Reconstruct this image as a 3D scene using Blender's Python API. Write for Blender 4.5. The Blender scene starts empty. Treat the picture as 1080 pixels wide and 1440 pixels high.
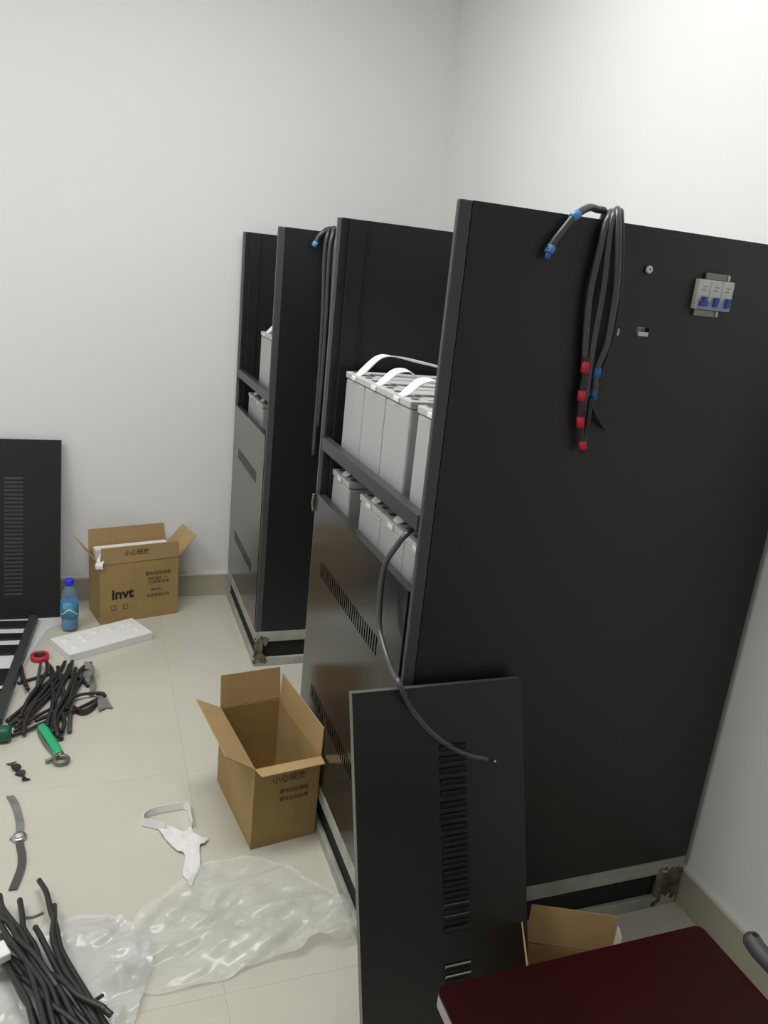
import bpy, bmesh, math, random
from mathutils import Vector, Matrix, noise
random.seed(7)
S = bpy.context.scene
COL = S.collection
R_ = math.radians

# ---------------------------------------------------------------- camera
cam_d = bpy.data.cameras.new('camera'); cam = bpy.data.objects.new('camera', cam_d); COL.objects.link(cam); S.camera = cam
YAW, PITCH, ROLL, FPX = .3695, .2855, -.1037, 1088.0
fw = Vector((math.sin(YAW)*math.cos(PITCH), math.cos(YAW)*math.cos(PITCH), -math.sin(PITCH)))
rt = Vector((math.cos(YAW), -math.sin(YAW), 0)); dn = fw.cross(rt)
r2 = rt*math.cos(ROLL) + dn*math.sin(ROLL); d2 = -rt*math.sin(ROLL) + dn*math.cos(ROLL)
m = Matrix(((r2.x, -d2.x, -fw.x), (r2.y, -d2.y, -fw.y), (r2.z, -d2.z, -fw.z))).to_4x4()
m.translation = Vector((0, 0, 1.5)); cam.matrix_world = m
cam_d.sensor_fit = 'VERTICAL'; cam_d.sensor_height = 24.0; cam_d.lens = 24.0*FPX/1440.0
cam_d.clip_start = .02

# ---------------------------------------------------------------- light
w = bpy.data.worlds.new('world'); S.world = w; w.use_nodes = True
w.node_tree.nodes['Background'].inputs[0].default_value = (.92, .96, 1, 1)
w.node_tree.nodes['Background'].inputs[1].default_value = .3
def area(loc, sx, sy, power, color=(1, .995, .985)):
    l = bpy.data.lights.new('ceiling_lamp', 'AREA'); l.shape = 'RECTANGLE'; l.size = sx; l.size_y = sy
    l.energy = power; l.color = color
    o = bpy.data.objects.new('ceiling_lamp', l); COL.objects.link(o); o.location = loc
    return o
LAMPS = [((.20, 1.75, 2.955), 1.2, .6, 32), ((-1.4, 1.35, 2.955), 1.2, .6, 34), ((-.8, -1.2, 2.955), 1.2, .6, 6)]
for loc, sx, sy, pw in LAMPS: area(loc, sx, sy, pw)
S.view_settings.view_transform = 'Standard'; S.view_settings.look = 'None'
S.view_settings.gamma = 1; S.view_settings.use_curve_mapping = False
S.view_settings.exposure = 0.06

# ---------------------------------------------------------------- materials
def mat(name, col, rough=.5, metal=0, spec=.5, var=0, scale=8, bump=0, bscale=60, col2=None, trans=0, alpha=1, coat=0, ior=None):
    M = bpy.data.materials.new(name); M.use_nodes = True; nt = M.node_tree; b = nt.nodes['Principled BSDF']
    b.inputs['Base Color'].default_value = (*col, 1); b.inputs['Roughness'].default_value = rough
    b.inputs['Metallic'].default_value = metal; b.inputs['Specular IOR Level'].default_value = spec
    b.inputs['Transmission Weight'].default_value = trans; b.inputs['Alpha'].default_value = alpha
    b.inputs['Coat Weight'].default_value = coat
    if ior: b.inputs['IOR'].default_value = ior
    tc = nt.nodes.new('ShaderNodeTexCoord')
    if var or col2:
        n = nt.nodes.new('ShaderNodeTexNoise'); n.inputs['Scale'].default_value = scale; n.inputs['Detail'].default_value = 5
        nt.links.new(tc.outputs['Object'], n.inputs['Vector'])
        r = nt.nodes.new('ShaderNodeValToRGB')
        c2 = col2 or tuple(c*(1-var) for c in col)
        r.color_ramp.elements[0].position = .35; r.color_ramp.elements[0].color = (*c2, 1)
        r.color_ramp.elements[1].position = .62; r.color_ramp.elements[1].color = (*col, 1)
        nt.links.new(n.outputs['Fac'], r.inputs[0]); nt.links.new(r.outputs[0], b.inputs['Base Color'])
    if bump:
        n2 = nt.nodes.new('ShaderNodeTexNoise'); n2.inputs['Scale'].default_value = bscale; n2.inputs['Detail'].default_value = 3
        nt.links.new(tc.outputs['Object'], n2.inputs['Vector'])
        bu = nt.nodes.new('ShaderNodeBump'); bu.inputs['Strength'].default_value = bump; bu.inputs['Distance'].default_value = .002
        nt.links.new(n2.outputs['Fac'], bu.inputs['Height']); nt.links.new(bu.outputs[0], b.inputs['Normal'])
    return M
WALL = mat('wall_paint', (.80, .805, .80), .6, bump=.15, bscale=90)
CEIL = mat('ceiling_paint', (.85, .85, .84), .7)
TILE = mat('glazed_floor_tile', (.575, .56, .475), .26, spec=.5, col2=(.54, .525, .45), scale=3)
GROUT = mat('grout', (.50, .48, .41), .8)
SKIRT = mat('skirting_tile', (.45, .415, .32), .3, col2=(.41, .38, .29), scale=5)
SKCAP = mat('skirting_cap', (.72, .70, .63), .4)
BLACK = mat('black_powder_coat', (.0078, .0088, .0094), .42, spec=.5, bump=.25, bscale=400)
BLACKF = mat('black_satin_panel', (.0095, .0100, .0105), .36, spec=.5, bump=.12, bscale=300)
DOORM = mat('black_semi_gloss_door', (.020, .020, .019), .2, spec=.8)
EDGE = mat('lit_metal_edge', (.15, .15, .15), .4, metal=.2)  # paler than the black coat: light on the edges painted into the colour
POST = mat('lit_post_face', (.055, .062, .062), .4)  # black post made grey, its reflected light put into the colour
RAIL = mat('dark_grey_rail', (.035, .042, .040), .4)
DARK = mat('dark_void_shade', (.006, .006, .005), .8)  # near-black colour standing for shade in gaps and holes
STEEL = mat('painted_steel_stand', (.40, .41, .37), .55, col2=(.30, .30, .26), scale=14, bump=.3)
RUST = mat('burnt_weld', (.20, .17, .12), .8, col2=(.022, .017, .010), scale=26, bump=.6)
BATT = mat('grey_battery_plastic', (.43, .44, .44), .42, var=.06, scale=3)
LID = mat('light_battery_lid', (.50, .50, .49), .35)
STRAP = mat('white_strap', (.82, .82, .80), .5)
LEAD = mat('terminal_metal', (.22, .22, .22), .4, metal=.6)
CARD = mat('cardboard', (.375, .255, .100), .85, col2=(.335, .225, .085), scale=10, bump=.3, bscale=40)
CARDL = mat('cardboard_flap', (.43, .295, .135), .85, col2=(.39, .265, .115), scale=9, bump=.3, bscale=40)
CREASE = mat('cardboard_crease', (.27, .17, .075), .9)
PAPERE = mat('paper_edge', (.72, .66, .52), .9)
INK = mat('black_print', (.02, .012, .01), .7)
INKB = mat('brown_print', (.16, .095, .045), .8)
FOAM = mat('white_foam', (.80, .80, .78), .8, bump=.5, bscale=150)
WHITE = mat('white_cloth', (.78, .76, .75), .8, bump=.4, bscale=60)
PAPER = mat('white_packing_paper', (.66, .66, .66), .6, bump=.6, bscale=14)
CABLE = mat('black_cable_sheath', (.022, .020, .020), .42, spec=.5)
CABLEG = mat('grey_cable_sheath', (.060, .062, .064), .30, spec=.6)
GREYT = mat('grey_tape', (.22, .23, .21), .5, var=.3, scale=30)
RED = mat('red_tape', (.62, .015, .05), .4)
BLUE = mat('blue_tape', (.03, .13, .42), .4)
BLUEL = mat('light_blue_tape', (.08, .30, .62), .4)
CHROME = mat('bright_metal', (.62, .62, .60), .25, metal=1)
BRWHITE = mat('breaker_plastic', (.66, .67, .64), .4)
TOGGLE = mat('blue_toggle', (.04, .08, .34), .4)
TOGBASE = mat('pale_blue_strip', (.30, .36, .60), .4)
TABLE = mat('dark_red_lacquer', (.024, .0022, .0028), .30, col2=(.018, .0019, .0022), scale=4, spec=.10)
TEDGE = mat('grey_edge_band', (.30, .28, .27), .4)
GREEN = mat('green_grip', (.02, .42, .17), .4)
DGREEN = mat('dark_green_grip', (.012, .10, .055), .4)
GMETAL = mat('dull_tool_metal', (.22, .23, .20), .4, metal=.7)
DGREY = mat('dark_grey_plastic', (.05, .047, .055), .5)
CAPB = mat('blue_bottle_cap', (.02, .03, .70), .35)
LABELM = mat('blue_bottle_label', (.03, .16, .42), .4, col2=(.10, .42, .50), scale=26)
def film(name, tint, white, rough, clear):
    M = bpy.data.materials.new(name); M.use_nodes = True; nt = M.node_tree; b = nt.nodes['Principled BSDF']
    b.inputs['Base Color'].default_value = (*white, 1); b.inputs['Roughness'].default_value = rough; b.inputs['Coat Weight'].default_value = .4
    b.inputs['Coat Roughness'].default_value = .12
    tr = nt.nodes.new('ShaderNodeBsdfTransparent'); tr.inputs[0].default_value = (*tint, 1)
    mx = nt.nodes.new('ShaderNodeMixShader'); out = nt.nodes['Material Output']
    tc = nt.nodes.new('ShaderNodeTexCoord'); n = nt.nodes.new('ShaderNodeTexNoise'); n.inputs['Scale'].default_value = 9; n.inputs['Detail'].default_value = 6
    nt.links.new(tc.outputs['Object'], n.inputs['Vector'])
    mp = nt.nodes.new('ShaderNodeMapRange'); mp.inputs[1].default_value = .35; mp.inputs[2].default_value = .7
    mp.inputs[3].default_value = clear; mp.inputs[4].default_value = clear+.22
    nt.links.new(n.outputs['Fac'], mp.inputs[0]); nt.links.new(mp.outputs[0], mx.inputs[0])
    nt.links.new(tr.outputs[0], mx.inputs[1]); nt.links.new(b.outputs[0], mx.inputs[2]); nt.links.new(mx.outputs[0], out.inputs[0])
    return M
FILM = film('clear_plastic_film', (.97, .98, .96), (.84, .85, .82), .22, .26)
BAGM = film('milky_plastic_bag', (.94, .95, .94), (.80, .81, .80), .22, .38)
PET = film('bottle_plastic', (.70, .86, .98), (.35, .55, .75), .1, .25)
WATER = mat('water', (.55, .8, .95), .03, trans=1, ior=1.33)

# ---------------------------------------------------------------- helpers
def new(): return bmesh.new()
def box(bm, x0, x1, y0, y1, z0, z1, M=None):
    v = [bm.verts.new((x, y, z)) for x in (x0, x1) for y in (y0, y1) for z in (z0, z1)]
    if M:
        for q in v: q.co = M @ q.co
    for f in ((0, 1, 3, 2), (4, 6, 7, 5), (0, 4, 5, 1), (2, 3, 7, 6), (0, 2, 6, 4), (1, 5, 7, 3)):
        bm.faces.new([v[i] for i in f])
    return v
def catmull(P, n=6):
    P = [Vector(p) for p in P]
    if len(P) < 3: return P
    Q = [P[0]*2-P[1]] + P + [P[-1]*2-P[-2]]; out = []
    for i in range(1, len(Q)-2):
        a, b, c, d = Q[i-1:i+3]
        for k in range(n):
            t = k/n
            out.append(.5*((2*b)+(c-a)*t+(2*a-5*b+4*c-d)*t*t+(3*b-a-3*c+d)*t**3))
    out.append(P[-1]); return out
def tube(bm, P, r, n=8, smooth=6, rz=None):
    P = catmull(P, smooth) if smooth else [Vector(p) for p in P]
    rings = []; up = Vector((0, 0, 1)); prev = None
    for i, p in enumerate(P):
        t = (P[min(i+1, len(P)-1)] - P[max(i-1, 0)]).normalized()
        a = prev if prev is not None else (up.cross(t) if abs(t.z) < .95 else Vector((1, 0, 0)))
        a = (a - t*a.dot(t)).normalized(); prev = a; b = t.cross(a)
        rr = r(i/(len(P)-1)) if callable(r) else r
        rings.append([bm.verts.new(p + a*rr*math.cos(2*math.pi*k/n) + b*rr*(rz or 1)*math.sin(2*math.pi*k/n)) for k in range(n)])
    for A, B in zip(rings, rings[1:]):
        for k in range(n):
            f = bm.faces.new((A[k], A[(k+1) % n], B[(k+1) % n], B[k])); f.smooth = True
    bm.faces.new(rings[0][::-1]); bm.faces.new(rings[-1])
def ribbon(bm, P, wv, th, smooth=6):
    """flat band along P; wv = half-width vector (or function of t)"""
    P = catmull(P, smooth); rings = []
    for i, p in enumerate(P):
        t = (P[min(i+1, len(P)-1)] - P[max(i-1, 0)]).normalized()
        wvec = Vector(wv(i/(len(P)-1)) if callable(wv) else wv)
        nrm = t.cross(wvec).normalized()*th/2
        rings.append([bm.verts.new(p+wvec+nrm), bm.verts.new(p-wvec+nrm), bm.verts.new(p-wvec-nrm), bm.verts.new(p+wvec-nrm)])
    for A, B in zip(rings, rings[1:]):
        for k in range(4): bm.faces.new((A[k], A[(k+1) % 4], B[(k+1) % 4], B[k]))
    bm.faces.new(rings[0][::-1]); bm.faces.new(rings[-1])
def lathe(bm, prof, n=24, M=None):
    rings = []
    for r, z in prof:
        vs = [Vector((r*math.cos(2*math.pi*k/n), r*math.sin(2*math.pi*k/n), z)) for k in range(n)]
        rings.append([bm.verts.new(M @ v if M else v) for v in vs])
    for A, B in zip(rings, rings[1:]):
        for k in range(n):
            f = bm.faces.new((A[k], A[(k+1) % n], B[(k+1) % n], B[k])); f.smooth = True
    if prof[0][0] > 1e-4: bm.faces.new(rings[0][::-1])
    if prof[-1][0] > 1e-4: bm.faces.new(rings[-1])
def prism(bm, pts, z0, z1, M=None):
    a = [bm.verts.new((x, y, z0)) for x, y in pts]; b = [bm.verts.new((x, y, z1)) for x, y in pts]
    if M:
        for q in a+b: q.co = M @ q.co
    n = len(pts); bm.faces.new(a[::-1]); bm.faces.new(b)
    for i in range(n): bm.faces.new((a[i], a[(i+1) % n], b[(i+1) % n], b[i]))
def quad_slab(bm, a, b, c, d, th):
    """slab from four corner points (planar), thickness th along its normal"""
    P = [Vector(p) for p in (a, b, c, d)]; n = (P[1]-P[0]).cross(P[3]-P[0]).normalized()*th/2
    A = [bm.verts.new(p+n) for p in P]; B = [bm.verts.new(p-n) for p in P]
    bm.faces.new(A); bm.faces.new(B[::-1])
    for i in range(4): bm.faces.new((A[i], B[i], B[(i+1) % 4], A[(i+1) % 4]))
def holed(bm, U, V, holes, th, fn):
    """plate over [U0,U1]x[V0,V1] with rectangular through-holes; fn(u,v,w)->point, w in 0..th"""
    us = sorted({U[0], U[1], *[h[0] for h in holes], *[h[1] for h in holes]})
    vs = sorted({V[0], V[1], *[h[2] for h in holes], *[h[3] for h in holes]})
    def solid(i, j):
        if i < 0 or j < 0 or i >= len(us)-1 or j >= len(vs)-1: return False
        cu = (us[i]+us[i+1])/2; cv = (vs[j]+vs[j+1])/2
        return not any(h[0] < cu < h[1] and h[2] < cv < h[3] for h in holes)
    cache = {}
    def v(i, j, k):
        if (i, j, k) not in cache: cache[i, j, k] = bm.verts.new(fn(us[i], vs[j], th*k))
        return cache[i, j, k]
    for i in range(len(us)-1):
        for j in range(len(vs)-1):
            if not solid(i, j): continue
            bm.faces.new((v(i, j, 1), v(i+1, j, 1), v(i+1, j+1, 1), v(i, j+1, 1)))
            bm.faces.new((v(i, j, 0), v(i, j+1, 0), v(i+1, j+1, 0), v(i+1, j, 0)))
            if not solid(i-1, j): bm.faces.new((v(i, j, 0), v(i, j, 1), v(i, j+1, 1), v(i, j+1, 0)))
            if not solid(i+1, j): bm.faces.new((v(i+1, j, 0), v(i+1, j+1, 0), v(i+1, j+1, 1), v(i+1, j, 1)))
            if not solid(i, j-1): bm.faces.new((v(i, j, 0), v(i+1, j, 0), v(i+1, j, 1), v(i, j, 1)))
            if not solid(i, j+1): bm.faces.new((v(i, j+1, 0), v(i, j+1, 1), v(i+1, j+1, 1), v(i+1, j+1, 0)))
def obj(name, bm, material, parent=None, bevel=0, fix=True, **kw):
    if fix: bmesh.ops.recalc_face_normals(bm, faces=bm.faces)
    me = bpy.data.meshes.new(name); bm.to_mesh(me); bm.free()
    o = bpy.data.objects.new(name, me); COL.objects.link(o); me.materials.append(material)
    if parent: o.parent = parent
    if bevel:
        b = o.modifiers.new('bevel', 'BEVEL'); b.width = bevel; b.segments = 2; b.limit_method = 'ANGLE'
    for k, v in kw.items(): o[k] = v
    return o
def thing(name, label, cat, loc=(0, 0, 0), rotz=0, group=None):
    o = bpy.data.objects.new(name, None); COL.objects.link(o); o.empty_display_size = .05
    o.location = loc; o.rotation_euler = (0, 0, rotz); o['label'] = label; o['category'] = cat
    if group: o['group'] = group
    return o
def tag(o, label, cat, group=None):
    o['label'] = label; o['category'] = cat
    if group: o['group'] = group
    return o
def struct(name, bm, m_, parent=None):
    o = obj(name, bm, m_, parent)
    if not parent: o['kind'] = 'structure'
    return o
def dup(root, loc, label, rotz=None):
    r = root.copy(); COL.objects.link(r); r.location = loc; r['label'] = label
    if rotz is not None: r.rotation_euler = (0, 0, rotz)
    for ch in list(root.children):
        c = ch.copy(); COL.objects.link(c); c.parent = r
        for g in ch.children:
            d = g.copy(); COL.objects.link(d); d.parent = c
    return r
_txt = {}
def text(body, size, bold=0, name='lettering', material=None, parent=None, M=None):
    """flat print: a real text mesh, in its own x/y plane moved by M"""
    cu = bpy.data.curves.new('print', 'FONT'); cu.body = body; cu.size = size; cu.offset = bold; cu.align_x = 'CENTER'; cu.align_y = 'CENTER'
    cu.extrude = .0002; cu.resolution_u = 3
    t = bpy.data.objects.new('print', cu); COL.objects.link(t)
    dg = bpy.context.evaluated_depsgraph_get(); dg.update()
    me = bpy.data.meshes.new_from_object(t.evaluated_get(dg)); COL.objects.unlink(t); bpy.data.objects.remove(t)
    o = bpy.data.objects.new(name, me); COL.objects.link(o)
    me.materials.clear(); me.materials.append(material)
    if M: me.transform(M)
    o.parent = parent
    return o
def basis(o, x, y, z):
    x, y, z = Vector(x), Vector(y), Vector(z)
    return Matrix(((x.x, y.x, z.x, o[0]), (x.y, y.y, z.y, o[1]), (x.z, y.z, z.z, o[2]), (0, 0, 0, 1)))

# ---------------------------------------------------------------- room
XW, YW, XL, YF, HC = 1.4545, 3.469, -2.6, -2.6, 3.0
bm = new(); box(bm, XL, XW+.12, YF, YW+.12, -.1, -.006); floor = struct('floor', bm, GROUT)
xs = [.253+.8*k for k in range(-4, 3)]; ys = [1.3+.8*k for k in range(-5, 4)]
tile_cache = {}
for x in xs:
    for y in ys:
        x0, x1, y0, y1 = max(x, XL)+.0002, min(x+.8, XW)-.0002, max(y, YF)+.0002, min(y+.8, YW)-.0002
        if x1-x0 < .01 or y1-y0 < .01: continue
        key = (round(x1-x0, 4), round(y1-y0, 4))
        if key not in tile_cache:
            bm = new(); box(bm, 0, x1-x0, 0, y1-y0, -.0055, 0)
            o = obj('floor_tile', bm, TILE, floor, bevel=0); tile_cache[key] = o
        else:
            o = tile_cache[key].copy(); COL.objects.link(o); o.parent = floor
        o.location = (x0, y0, 0)
bm = new(); box(bm, XL-.12, XW+.12, YW, YW+.12, 0, HC); struct('wall_back', bm, WALL)
bm = new(); box(bm, XW, XW+.12, YF, YW, 0, HC); struct('wall_right', bm, WALL)
bm = new(); box(bm, XL-.12, XL, YF, YW, 0, HC); struct('wall_left', bm, WALL)
bm = new(); box(bm, XL-.12, XW+.12, YF-.12, YF, 0, HC); struct('wall_front', bm, WALL)
bm = new(); box(bm, XL-.12, XW+.12, YF-.12, YW+.12, HC, HC+.1); struct('ceiling', bm, CEIL)
bm = new(); box(bm, XL, XW-.0001, YW-.012, YW-.0001, 0, .104); sk = struct('baseboard_back', bm, SKIRT)
bm = new(); box(bm, XL, XW-.0001, YW-.014, YW-.0001, .104, .114); obj('cap_strip', bm, SKCAP, sk)
bm = new(); box(bm, XW-.012, XW-.0001, YF, YW-.014, 0, .104); sk = struct('baseboard_right', bm, SKIRT)
bm = new(); box(bm, XW-.014, XW-.0001, YF, YW-.014, .104, .114); obj('cap_strip', bm, SKCAP, sk)

# ---------------------------------------------------------------- steel stands under the cabinets
XF, XB, ZT, ZB, ZD = .5735, 1.438, 1.65, .152, .925
def stand(y0, y1, label):
    t = thing('steel_stand', label, 'stand', (XF, y0, 0), 0, 'welded steel stands under the cabinets')
    L, W = XB-XF-.002, y1-y0
    for z0, z1 in ((.106, .150), (0, .036)):
        bm = new(); box(bm, 0, .012, 0, W, z0, z1); obj('rail', bm, STEEL, t, .002)
        bm = new(); box(bm, L-.012, L, 0, W, z0, z1); obj('rail', bm, STEEL, t, .002)
        bm = new(); box(bm, .0125, L-.0125, 0, .012, z0, z1); obj('rail', bm, STEEL, t, .002)
        bm = new(); box(bm, .0125, L-.0125, W-.012, W, z0, z1); obj('rail', bm, STEEL, t, .002)
    for x in (.0005, L-.0725):
        for y in (.001, W-.036):
            bm = new(); box(bm, x, x+((.034 if x < .1 else .071) if y < .1 else .034), y, y+.012, .0365, .1055)
            obj('post', bm, RUST if y < .1 else STEEL, t, .002, **({'label': 'post with dark burnt weld marks'} if y < .1 else {}))
            if y < .1:   # irregular weld bead and rust smear standing proud of the face
                bm = new(); random.seed(int(y0*100)+int(x*100))
                for k in range(34):
                    cx = x+random.uniform(.0, .05 if x < .1 else .072); cz = random.choice((random.gauss(.107, .011), random.gauss(.036, .010)))
                    r = random.uniform(.004, .012)
                    bmesh.ops.create_icosphere(bm, subdivisions=1, radius=r, matrix=Matrix.Translation((max(.001, min(cx, L)), 0, max(.005, cz))) @ Matrix.Diagonal((1, .10, random.uniform(.5, 1.6), 1)))
                obj('weld_bead', bm, RUST, t, kind='stuff')
    bm = new(); box(bm, .0135, L-.0135, .0135, W-.0135, .002, .148); obj('inner_shadow_box', bm, DARK, t)  # dark filler block painting the shade in the gap between the rails
    return t
# ---------------------------------------------------------------- battery cabinets
def cabinet(y0, y1, label, slots_y, near_details=False):
    t = thing('battery_cabinet', label, 'cabinet', (XF, y0, ZB), 0, 'black battery cabinets')
    L, W, H, D = XB-XF, y1-y0, ZT-ZB, ZD-ZB
    # near side sheet with a folded front post
    holes = [(.4045, .4325, 1.302, 1.317), (.357, .3635, 1.296, 1.314)] if near_details else []
    bm = new(); holed(bm, (.0255, L), (0, H), holes, .012, lambda u, v, k: (u, .012-k, v)); obj('side_panel', bm, BLACK, t)
    bm = new(); box(bm, .012, L, W-.012, W, 0, H); obj('side_panel', bm, BLACK, t, .001)
    bm = new(); box(bm, 0, .025, 0, .0135, 0, H); obj('corner_post', bm, POST, t, .003)
    bm = new(); box(bm, 0, .012, W-.0055, W, 0, H); obj('corner_post', bm, EDGE, t, .0015)
    bm = new(); box(bm, .030, .075, W-.020, W-.0125, D*.6, H-.001); obj('inner_post', bm, BLACK, t, .002)
    bm = new(); box(bm, L-.012, L, .0125, W-.0125, 0, H); obj('back_panel', bm, BLACK, t)
    bm = new(); box(bm, .013, L-.0125, .0125, W-.0125, .001, .012); obj('floor_pan', bm, BLACK, t)
    # lower door: two rows of narrow vertical vents
    holes = []
    for z0, z1 in ((.712, .757), (.338, .382)):
        n = 30; a, b = slots_y
        for k in range(n):
            u = a+(b-a)*k/(n-1); holes.append((u-.0042, u+.0042, z0-ZB, z1-ZB))
    bm = new(); holed(bm, (.0245, W-.004), (.002, D), holes, .0035, lambda u, v, k: (.004-k-.0005, u, v)); obj('lower_door', bm, DOORM, t)
    bm = new(); box(bm, .006, .024, .0265, W-.022, D-.024, D-.003); obj('cross_rail', bm, RAIL, t, .002)
    # shelves, each with a front lip rail
    for z, h in ((1.055-ZB, .034), (.780-ZB, .03)):
        bm = new(); box(bm, .0255, L-.0125, .0125, W-.0215, z-.006, z); sh = obj('shelf', bm, BLACKF, t)
        bm = new(); box(bm, .002, .025, .0245, W-.0125, z-.006, z-.006+h); obj('shelf_rail', bm, RAIL, sh, .002)
    return t
def screw(bm, M, r=.004): lathe(bm, [(r, 0), (r, .002), (r*.6, .003)], 10, M)
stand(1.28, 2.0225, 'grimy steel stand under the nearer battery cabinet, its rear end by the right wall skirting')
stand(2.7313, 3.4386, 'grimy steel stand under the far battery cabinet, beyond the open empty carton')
cabB = cabinet(1.28, 2.0225, 'tall black battery cabinet, the nearer one, with a breaker on its side', (.165, .632), True)
cabA = cabinet(2.7313, 3.4386, 'tall black battery cabinet, the far one standing against the back wall', (.155, .565))
# details on the near side face of the near cabinet (face at local y=0, looking towards -y)
FY = lambda x, z: (x-XF, 0, z-ZB)
bm = new(); box(bm, .4045, .4325, .0125, .02, 1.303, 1.3165); obj('cable_slot_cover', bm, BRWHITE, cabB, label='white plastic seen in the cable slot')
bm = new(); box(bm, .4075, .4305, -.0022, -.0003, 1.3005, 1.3085, Matrix.Shear('XY', 4, (0, 0))); obj('slot_tab', bm, BRWHITE, cabB, label='small white tab')
bm = new(); box(bm, .3575, .363, -.0022, -.0003, 1.298, 1.311); obj('slot_tab', bm, BRWHITE, cabB, label='narrow white tab')
bm = new(); Mb = basis((.4035, -.0003, 1.423), (1, 0, 0), (0, 0, 1), (0, -1, 0))
lathe(bm, [(.0085, 0), (.0085, .003), (.006, .007), (.003, .007), (.0028, .004)], 16, Mb); obj('bolt', bm, CHROME, cabB, label='round silver bolt')
bx, bz = .5615, 1.390
bm = new()
for i in range(3): box(bm, bx-.043+i*.0290, bx-.043+i*.0290+.0283, -.013, -.0003, bz-.028, bz+.028)
br = obj('circuit_breaker', bm, BRWHITE, cabB, .0015, label='white three pole breaker with blue switches')
bm = new(); box(bm, bx-.038, bx+.039, -.016, -.0131, bz-.027, bz-.014); obj('toggle_strip', bm, TOGBASE, br)
for i in range(3):
    bm = new(); c = bx-.0285+i*.029; hw = .009 if i == 0 else .0045
    box(bm, c-hw, c+hw, -.022, -.0161, bz-.022, bz-.012); box(bm, c-.0035, c+.0035, -.024, -.0131, bz-.0139, bz-.004); obj('toggle', bm, TOGGLE, br, .0008)
for i in range(3):
    bm = new(); c = bx-.0285+i*.029
    for k in range(2): box(bm, c-.006+k*.002, c+.003+k*.003, -.0136, -.0131, bz+.008+k*.006, bz+.0095+k*.006)
    obj('printed_mark', bm, GREYT, br)
for z0, z1, dx in ((bz+.0285, bz+.041, .006), (bz-.041, bz-.0285, -.006)):
    bm = new(); box(bm, bx-.030+dx, bx+.026+dx, -.006, -.0003, z0, z1); obj('din_rail', bm, GMETAL, br, .001)
    bm = new(); box(bm, bx+.022+dx, bx+.027+dx, -.009, -.0061, z0+.001, z1-.001); obj('rail_clip', bm, BRWHITE, br, .001)
bm = new(); box(bm, -.012, -.0006, .70, .742, .46, .60); box(bm, -.010, -.0006, .728, .7422, .43, .46)
bm.free()
bm = new(); tube(bm, [(-.004, .746, .765), (-.006, .748, .74), (-.003, .746, .715)], .004); obj('door_catch', bm, GMETAL, cabB)

# ---------------------------------------------------------------- batteries
def battery(name_label, loc, group, low=False):
    t = thing('battery', name_label, 'battery', loc, 0, group)
    Wb, Lb, Hb = .152, .330, .200
    bm = new(); box(bm, 0, Lb, 0, Wb, 0, Hb); obj('case', bm, BATT, t, .006)
    bm = new(); box(bm, -.002, Lb+.002, -.001, Wb+.001, Hb+.0005, Hb+.017); lid = obj('lid', bm, LID, t, .003)
    bm = new(); box(bm, .045, Lb-.045, .012, Wb-.012, Hb+.0172, Hb+.0195); obj('raised_plate', bm, LID, lid, .001)
    bm = new()
    for k in range(4): box(bm, .06+k*.012, .068+k*.012, .05+.008*k, .075+.005*k, Hb+.0196, Hb+.0200)
    obj('printed_mark', bm, GREYT, lid)
    for k, y in enumerate((.024, .128)):
        bm = new(); box(bm, .010, .026, y-.007, y+.007, Hb+.0172, Hb+.0195); obj('terminal', bm, LEAD, t, .001)
    bm = new(); box(bm, -.006, -.0022, .060, .092, Hb+.003, Hb+.014); obj('strap_tab', bm, STRAP, t, .002)
    P = [(.006, .076, Hb+.016), (.02, .076, Hb+.030), (.058, .074, Hb+.066), (.10, .072, Hb+.070), (.17, .07, Hb+.060), (.25, .07, Hb+.045), (.318, .072, Hb+.018)]
    if low: P = [(.006, .076, Hb+.016), (.02, .076, Hb+.026), (.045, .070, Hb+.050), (.075, .066, Hb+.054), (.105, .062, Hb+.036), (.14, .06, Hb+.030), (.20, .066, Hb+.026), (.26, .07, Hb+.03), (.318, .072, Hb+.018)]
    bm = new(); ribbon(bm, P, lambda s: (0, .014+.004*math.sin(s*9), .003*math.sin(s*7)), .0022); obj('carry_strap', bm, STRAP, t)
    return t
zU, zL = 1.0555, .7805
ySpots = [1.800, 1.645, 1.490, 1.2955]
words = ['leftmost', 'second', 'third', 'fourth']
b0 = battery('grey battery at the far left end of the near cabinet top shelf, front row', (.612, ySpots[0], zU), 'batteries on the top shelf of the near cabinet')
names = ['grey battery second from the left, front row, near cabinet top shelf',
         'grey battery third from the left, front row, near cabinet top shelf, before the gap',
         'grey battery right of the gap, front row, near cabinet top shelf']
bl = battery(names[0], (.612, ySpots[1], zU), 'batteries on the top shelf of the near cabinet', True)
for k in (1, 2): dup(bl, (.612, ySpots[k+1], zU), names[k])
names = ['battery behind the leftmost front battery on the near cabinet top shelf',
         'battery behind the second front battery on the near cabinet top shelf',
         'battery behind the third front battery on the near cabinet top shelf',
         'battery behind the rightmost front battery on the near cabinet top shelf']
for k in range(4): dup(bl, (.952, ySpots[k], zU), names[k])
yl = [1.848, 1.600, 1.4455, 1.293]
names = ['grey battery alone at the left end of the near cabinet second shelf',
         'grey battery right of the gap on the near cabinet second shelf, under the rail',
         'grey battery third from the left on the near cabinet second shelf',
         'grey battery behind the hanging cable on the near cabinet second shelf']
for k in range(4):
    o = dup(bl, (.612, yl[k], zL), names[k]); o['group'] = 'batteries on the second shelf of the near cabinet'
names = ['pale battery on the far cabinet upper shelf, its left edge showing', 'battery behind the side panel on the far cabinet upper shelf']
for k, y in enumerate((2.975, 2.818)):
    o = dup(b0, (.612, y, zU), names[k]); o['group'] = 'batteries in the far cabinet'
names = ['grey battery under the rail in the far cabinet, left end of the second shelf', 'grey battery beside the left one on the far cabinet second shelf']
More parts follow.
